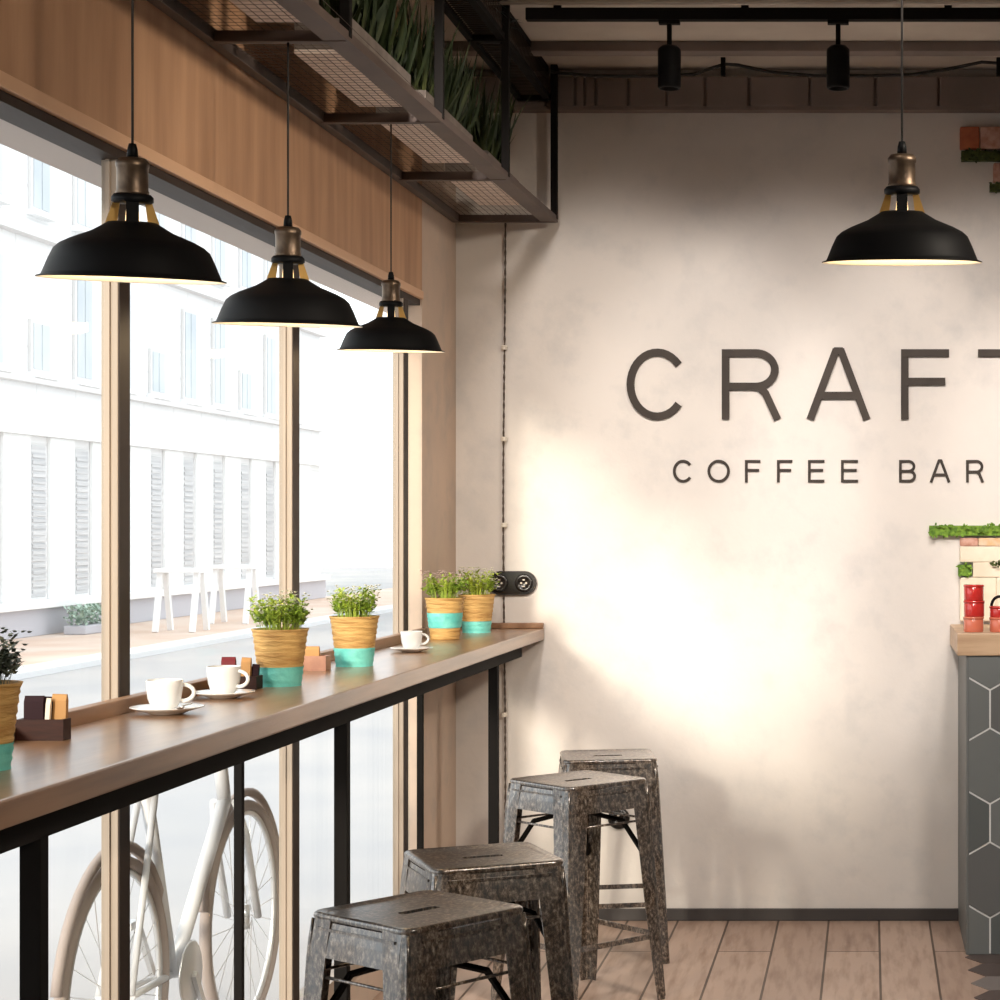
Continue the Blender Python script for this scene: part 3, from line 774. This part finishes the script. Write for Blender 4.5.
packet(-1.426, 4.63, ZT+.006, .016, .050, 'plum', 'dark packet at the right end of the hidden caddy by the pot', .1)
caddy(-1.448, 5.21, .074, .050, .038, 'palebox', 'small reddish wooden caddy between the two mid-counter plant pots')
packet(-1.454, 5.21, ZT+.006, .040, .056, 'tan', 'kraft packet sticking out of the reddish caddy between two pots')

# ------------------------------------------------------------------ bar at the right
BY, BX, BZ = 6.74, .3235, 1.010
bar = thing('service_bar', 'grey hexagon-tiled service bar with pale wooden top at the right', 'bar', (0,0,0))
m = MB()
R2 = .05
prof = [(BX+.0, D-.004), (BX, BY+.014), (BX+.002, BY+.007), (BX+.006, BY+.004), (2.4, BY+.004), (2.4, D-.004)]
m.prism([[(x, y, .0) for x, y in prof], [(x, y, BZ) for x, y in prof]]); m.build('carcass', 'barside', bar)
MB().box(BX-.03, 2.42, BY-.012, D-.004, BZ, 1.086, .004).build('bar_top', 'paleslab', bar)
# hexagon tiles: panels with white joints, clipped to the front
E = .128; X0 = (990-870)*BY/2000; Z0 = H-(690-525)*BY/2000   # a joint runs down from (X0, Z0)
def clip(poly, xmin, xmax, zmin, zmax):
    def cut(P, inside, inter):
        out = []
        for i in range(len(P)):
            a, b = P[i-1], P[i]
            if inside(b):
                if not inside(a): out.append(inter(a, b))
                out.append(b)
            elif inside(a): out.append(inter(a, b))
        return out
    def ix(v): return lambda a, b: (v, a[1]+(b[1]-a[1])*(v-a[0])/(b[0]-a[0]))
    def iz(v): return lambda a, b: (a[0]+(b[0]-a[0])*(v-a[1])/(b[1]-a[1]), v)
    for ins, it in ((lambda p: p[0] >= xmin, ix(xmin)), (lambda p: p[0] <= xmax, ix(xmax)), (lambda p: p[1] >= zmin, iz(zmin)), (lambda p: p[1] <= zmax, iz(zmax))):
        if poly: poly = cut(poly, ins, it)
    return poly
hw_ = E*math.sqrt(3)/2; cnt = 0
random.seed(4)
gm = MB(); gm.box(BX+.011, 2.4, BY+.0, BY+.0045, .006, BZ-.004); gm.build('grout', 'grout', bar)
for r in range(-7, 3):
    for c in range(-2, 18):
        cx = X0+hw_*(2*c+1) + (hw_ if r % 2 else 0); cz = Z0-E/2-1.5*E*r*-1
        hexa = [(cx+(E-.0035)*math.sin(PI/3*k), cz+(E-.0035)*math.cos(PI/3*k)) for k in range(6)]
        P = clip(hexa, BX+.009, 2.398, .004, BZ-.002)
        if len(P) < 3: continue
        m = MB(); m.prism([[(x, BY+.002, z) for x, z in P], [(x, BY-.003, z) for x, z in P]])
        m.build('tile', random.choice(['tile_a', 'tile_a', 'tile_b', 'tile_a', 'tile_c']), bar)
ft = MB(); e = .11
for c in range(0, 14):
    for r in range(0, 30):
        cx = .317+e+c*1.5*e; cy_ = 6.70-e*math.sqrt(3)*(r+.5*(c % 2))
        k_ = random.random(); ft.mi = 0 if k_ < .55 else 1
        P = [(cx+(e-.002)*math.cos(PI/3*k), cy_+(e-.002)*math.sin(PI/3*k)) for k in range(6)]
        ft.prism([[(x, y, 0) for x, y in P], [(x, y, .003) for x, y in P]])
struct(ft.build('floor_tiles', ['ftile_a', 'ftile_b']))

# red tins on the bar
def tin(x, y, z, r, h, mt, label, dome=False):
    t = thing('red_canister', label, 'canister', (x, y, z), 0, 'red canisters on the bar')
    MB().lathe([(0,0), (r*.92,0), (r*.97,.003), (r*.97,h-.006), (r*.9,h-.003), (0,h-.003)], 32).build('body', mt, t)
    MB().lathe([(r*.5,h-.008), (r*1.02,h-.008), (r*1.02,h-.001), (r*.95,h), (0,h)], 32).build('lid', 'red' if mt == 'red' else 'redlight', t)
    if dome:
        MB().tube([(r*.8*math.cos(a), 0, h+r*.9*math.sin(a)) for a in [PI*i/12 for i in range(13)]], .005, 8).build('handle', 'black', t)
zz = 1.086
tin(.353, 6.82, zz, .035, .052, 'redlight', 'coral canister at the bottom of the red stack on the bar')
tin(.355, 6.82, zz+.052, .036, .055, 'red', 'red canister in the middle of the three-high stack on the bar')
tin(.354, 6.82, zz+.107, .035, .054, 'red', 'red canister on top of the three-high stack on the bar')
tin(.443, 6.82, zz, .036, .050, 'redlight', 'coral canister under the handled one, at the right photo edge')
tin(.443, 6.82, zz+.050, .036, .038, 'red', 'red canister with dark hoop handle at the right photo edge', True)

# exposed bricks and moss set on the back wall
def mossbar(name, mt, par, x0, x1, z0, z1, dp, seed):
    random.seed(seed); m = MB()
    n = int((x1-x0)/.014)
    m.box(x0+.004, x1-.004, D-dp*.6, D-.001, z0+.006, z1-.008)
    for k in range(n*7):
        p = Vector((random.uniform(x0+.006, x1-.006), D-random.uniform(.2, 1)*dp, random.uniform(z0+.006, z1-.006)))
        an = random.uniform(0, 2*PI); l = random.uniform(.008, .018)
        m.blade(p, p+Vector((l*math.cos(an), -l*.5*random.random(), l*math.sin(an)*.8)), (-math.sin(an), .3, math.cos(an)), (0, -.004, 0), .010, 2)
    return tag(m.build(name, mt, par, fix=False), kind='stuff')
def bricks(par, rows, dp):
    for x0, x1, z0, z1, mt in rows: MB().box(x0-.002, x1+.002, D-dp, D+.004, z0-.001, z1+.001, .005).build('brick', mt, par)
bt = thing('brick_patch', 'orange and pink bricks edged with dark moss, high on the wall at right', 'brickwork', (0,0,0))
bricks(bt, [(.331,.398,2.826,2.905,'brick_o'), (.405,.60,2.826,2.905,'brick_p'), (.607,.80,2.826,2.905,'brick_o'), (.453,.62,2.705,2.772,'brick_p'), (.627,.80,2.705,2.772,'brick_o')], .035)
mossbar('moss', 'moss_d', bt, .330, .80, 2.776, 2.826, .05, 21); mossbar('moss', 'moss_d', bt, .434, .80, 2.664, 2.705, .05, 22)
bl = thing('brick_patch', 'whitewashed bricks with bright green moss on the wall behind the red canisters', 'brickwork', (0,0,0))
bricks(bl, [(.331,.393,1.374,1.402,'brick_p'), (.398,.60,1.374,1.402,'brick_t'), (.331,.60,1.315,1.371,'brick_w'), (.378,.60,1.26,1.313,'brick_w'), (.331,.46,1.10,1.257,'brick_w'), (.464,.60,1.10,1.257,'brick_w')], .030)
mossbar('moss', 'moss', bl, .213, .60, 1.405, 1.456, .05, 23); mossbar('moss', 'moss', bl, .319, .376, 1.258, 1.313, .05, 24); mossbar('moss', 'moss_d', bl, .435, .52, 1.295, 1.320, .045, 25)

# ------------------------------------------------------------------ street outside
struct(MB().box(-40, XW-.10, -12, 70, -.14, -.04).build('ground', 'road'))
struct(MB().box(-11, -8.6, -12, 70, -.04, .0).build('trim_7', 'pave'))
struct(MB().box(-8.6, -8.2, -12, 70, -.04, .02).build('trim_8', 'kerb'))
bd = thing('street_building', 'white brick building across the street seen through the windows', 'building', (-11.0, 16, 0))
m = MB(); m.box(-6, 0, 0, 24, 0, 11); m.build('wall', 'facade', bd)
def fz(name, mt, x0, x1, y0, y1, z0, z1): return MB().box(x0, x1, y0, y1, z0, z1, .01).build(name, mt, bd)
fz('cornice', 'cornice', 0, .16, 0, 24, 5.20, 5.30); fz('cornice', 'cornice', 0, .12, 0, 24, 3.30, 3.38); fz('cornice', 'stucco', 0, .14, 0, 24, 2.62, 2.80)
fz('plinth', 'plinth', 0, .12, 0, 24, 0, .36); fz('ledge', 'stucco', 0, .22, 0, 24, .36, .46)
for k in range(-4, 9):
    y = 26.18-16+1.45*k
    if not 0 < y < 23: continue
    s_ = fz('shutter', 'fshut', 0, .02, y, y+.47, .5, 2.50)
    m = MB()
    for j in range(22): m.box(.02, .035, y+.03, y+.44, .55+j*.085, .60+j*.085)
    m.build('slat', 'fshut', s_)
    fz('pilaster', 'stucco', 0, .05, y+.55, y+1.37, .46, 2.62)
    for z0, z1, dy in ((3.5, 4.86, 0), (5.62, 6.9, 0)):
        if z0 == 3.5 and k % 3 == 0: z1 = 4.1
        f = fz('window', 'cornice', 0, .05, y-.06, y+.56, z0-.05, z1+.05)
        m = MB(); m.box(.05, .06, y, y+.235, z0, z1); m.box(.05, .06, y+.265, y+.5, z0, z1); m.build('pane', 'fwin', f)
        fz('sill', 'stucco', .0, .14, y-.12, y+.62, z0-.12, z0-.05)
# white trestles on the far pavement
def trestle(y, label):
    t = thing('trestle', label, 'trestle', (-9.4, y, 0), 0, 'white trestles across the street')
    for sx in (-.25, .25):
        for sy in (-1, 1): MB().bar((sx, sy*.30, 0), (sx, sy*.10, .80), .07, .07).build('leg', 'outwhite', t)
    MB().box(-.32, .32, -.20, .20, .80, .86, .01).build('top', 'outwhite', t)
trestle(27.3, 'white trestle on the far pavement, left of the pair'); trestle(29.6, 'white trestle on the far pavement, right of the pair')
hp = thing('hedge_planter', 'faint green low shrubs in a planter across the street beside the window post', 'planter', (-10.5, 26.9, 0))
MB().box(-.15, .15, -.5, .5, 0, .12, .02).build('box', 'plinth', hp)
m = MB(); random.seed(30)
for k in range(420):
    p = Vector((random.uniform(-.15,.15), random.uniform(-.5,.5), random.uniform(.12,.36))); an = random.uniform(0, 2*PI); l = .07
    m.blade(p, p+Vector((l*math.cos(an), l*math.sin(an), random.uniform(-.03,.06))), (-math.sin(an), math.cos(an), 0), (0,0,.02), .05, 2)
tag(m.build('foliage', 'hedge', hp, fix=False), kind='stuff')

# bicycle parked against the window
bk = thing('bicycle', 'pale bicycle parked outside the window below the counter', 'bicycle', (-1.85, 5.4, -.04))
RW = .335
def wheel(y):
    m = MB(); m.tube([(0, y+RW*math.cos(a), RW+RW*.97*math.sin(a)) for a in [2*PI*i/48 for i in range(48)]], .017, 8, True); w_ = m.build('tyre', 'tyre', bk)
    m = MB(); m.tube([(0, y+.305*math.cos(a), RW+.305*math.sin(a)) for a in [2*PI*i/48 for i in range(48)]], .009, 6, True)
    m.build('rim', 'chrome', w_)
    m = MB()
    for i in range(28):
        a = 2*PI*i/28; m.tube([(.02*(-1)**i, y+.02*math.cos(a+.6), RW+.02*math.sin(a+.6)), (0, y+.30*math.cos(a), RW+.30*math.sin(a))], .0012, 3)
    m.lathe([(0,-.035), (.02,-.035), (.02,.035), (0,.035)], 10, (0, y, RW))
    m.build('spoke', 'chrome', w_)
    m = MB(); m.tube([(0, y+.365*math.cos(a), RW+.365*math.sin(a)) for a in [R_(15+i*8) for i in range(20)]], .014, 6)
    m.build('mudguard', 'tyre', bk)
wheel(-.50); wheel(.50)
BBp, ST, HT, HB = (0, -.10, .30), (0, -.30, .84), (0, .28, .86), (0, .33, .70)
m = MB()
for a, b, r in ((BBp, ST, .017), (ST, HT, .017), (HB, BBp, .020), (HT, HB, .020), ((.04,-.50,RW), (.02,-.28,.80), .009), ((-.04,-.50,RW), (-.02,-.28,.80), .009), ((.04,-.50,RW), BBp, .010), ((-.04,-.50,RW), BBp, .010)): m.tube([a, b], r, 10)
m.build('frame', 'bikeframe', bk)
m = MB()
for s_ in (-1, 1): m.tube([(s_*.03, .33, .70), (s_*.045, .38, .60), (s_*.045, .50, RW)], .011, 8)
m.build('fork', 'bikeframe', bk)
m = MB(); m.tube([HT, (0, .25, .97)], .013, 8); m.tube([(-.27,.05,.99), (-.24,.18,1.0), (0,.26,.98), (.24,.18,1.0), (.27,.05,.99)], .012, 8); m.build('handlebar', 'chrome', bk)
m = MB(); m.tube([ST, (0, -.335, .93)], .012, 8); m.build('seat_post', 'chrome', bk)
m = MB(); m.prism([[(.065*k, -.46, .93+dz) for k, dz in ((-1,0),(1,0),(.8,.05),(-.8,.05))], [(.06*k, -.33, .94+dz) for k, dz in ((-1,0),(1,0),(.7,.04),(-.7,.04))], [(.018*k, -.18, .945+dz) for k, dz in ((-1,0),(1,0),(.8,.03),(-.8,.03))]]); m.build('saddle', 'saddle', bk)
m = MB(); m.lathe([(0,-.003), (.085,-.003), (.09,0), (.085,.003), (0,.003)], 24); o = m.build('chainring', 'chrome', bk); o.rotation_euler = (0, PI/2, 0); o.location = (.05, -.10, .30)
m = MB(); m.bar((.06,-.10,.30), (.06,.0,.16), .012, .02); m.box(.07, .15, -.03, .03, .14, .16); m.bar((-.05,-.10,.30), (-.05,-.20,.44), .012, .02); m.box(-.14, -.06, -.23, -.17, .44, .46); m.build('crank', 'chrome', bk)

# ------------------------------------------------------------------ light
w = bpy.data.worlds.new('sky'); bpy.context.scene.world = w; w.use_nodes = True
bg = w.node_tree.nodes['Background']; bg.inputs['Color'].default_value = (.95, .975, 1, 1); bg.inputs['Strength'].default_value = 2.2
def aim(o, d): o.rotation_euler = Vector(d).to_track_quat('-Z', 'Y').to_euler()
l = bpy.data.lights.new('sun', 'SUN'); l.energy = 3.9; l.color = (1, .87, .72); l.angle = R_(8)
o = bpy.data.objects.new('sun', l); C.objects.link(o); aim(o, (.30, 1, -.25)); o.location = (-6, -4, 6)
def spot(loc, target, energy, size, blend, col=(1, .92, .86), soft=.12):
    l = bpy.data.lights.new('unseen_spot', 'SPOT'); l.energy = energy; l.color = col; l.spot_size = R_(size); l.spot_blend = blend; l.shadow_soft_size = soft
    o = bpy.data.objects.new('unseen_spot', l); C.objects.link(o); o.location = loc; aim(o, Vector(target)-Vector(loc))
for x in (-.92, -.25, .45, 1.2):
    spot((x, 4.4, 3.02), (x, D, 1.68), 180, 37, .5)  # unseen wall washers, no fixture modelled

spot((1.7, 3.2, 3.0), (-1.5, 5.7, 1.6), 320, 54, .6, (1, .88, .74), .2)  # unseen fill added to brighten the header, end wall and corner
spot((1.6, 1.0, 3.0), (-1.4, 3.2, 1.45), 260, 52, .6, (1, .88, .74), .2)  # unseen fill added for the near window wall and counter
spot((-.25, 3.4, 3.0), (.15, 7.0, .5), 190, 52, .8, (1, .91, .84), .2)  # unseen fill added to lift the lower back wall, floor and bar
spot((.9, 4.2, 3.0), (-.2, 6.3, 0), 160, 62, .8, (1, .91, .84), .2)  # unseen fill added to lift the floor

# ------------------------------------------------------------------ camera
cam = bpy.data.cameras.new('camera'); co = bpy.data.objects.new('camera', cam); C.objects.link(co)
co.location = (0, 0, H); co.rotation_euler = (PI/2, 0, 0)
cam.sensor_width = 36; cam.lens = 72; cam.shift_x = -.37; cam.shift_y = .025; cam.clip_start = .05
bpy.context.scene.camera = co
vs = bpy.context.scene.view_settings
vs.view_transform = 'Standard'; vs.look = 'None'; vs.gamma = 1; vs.exposure = 0; vs.use_curve_mapping = False
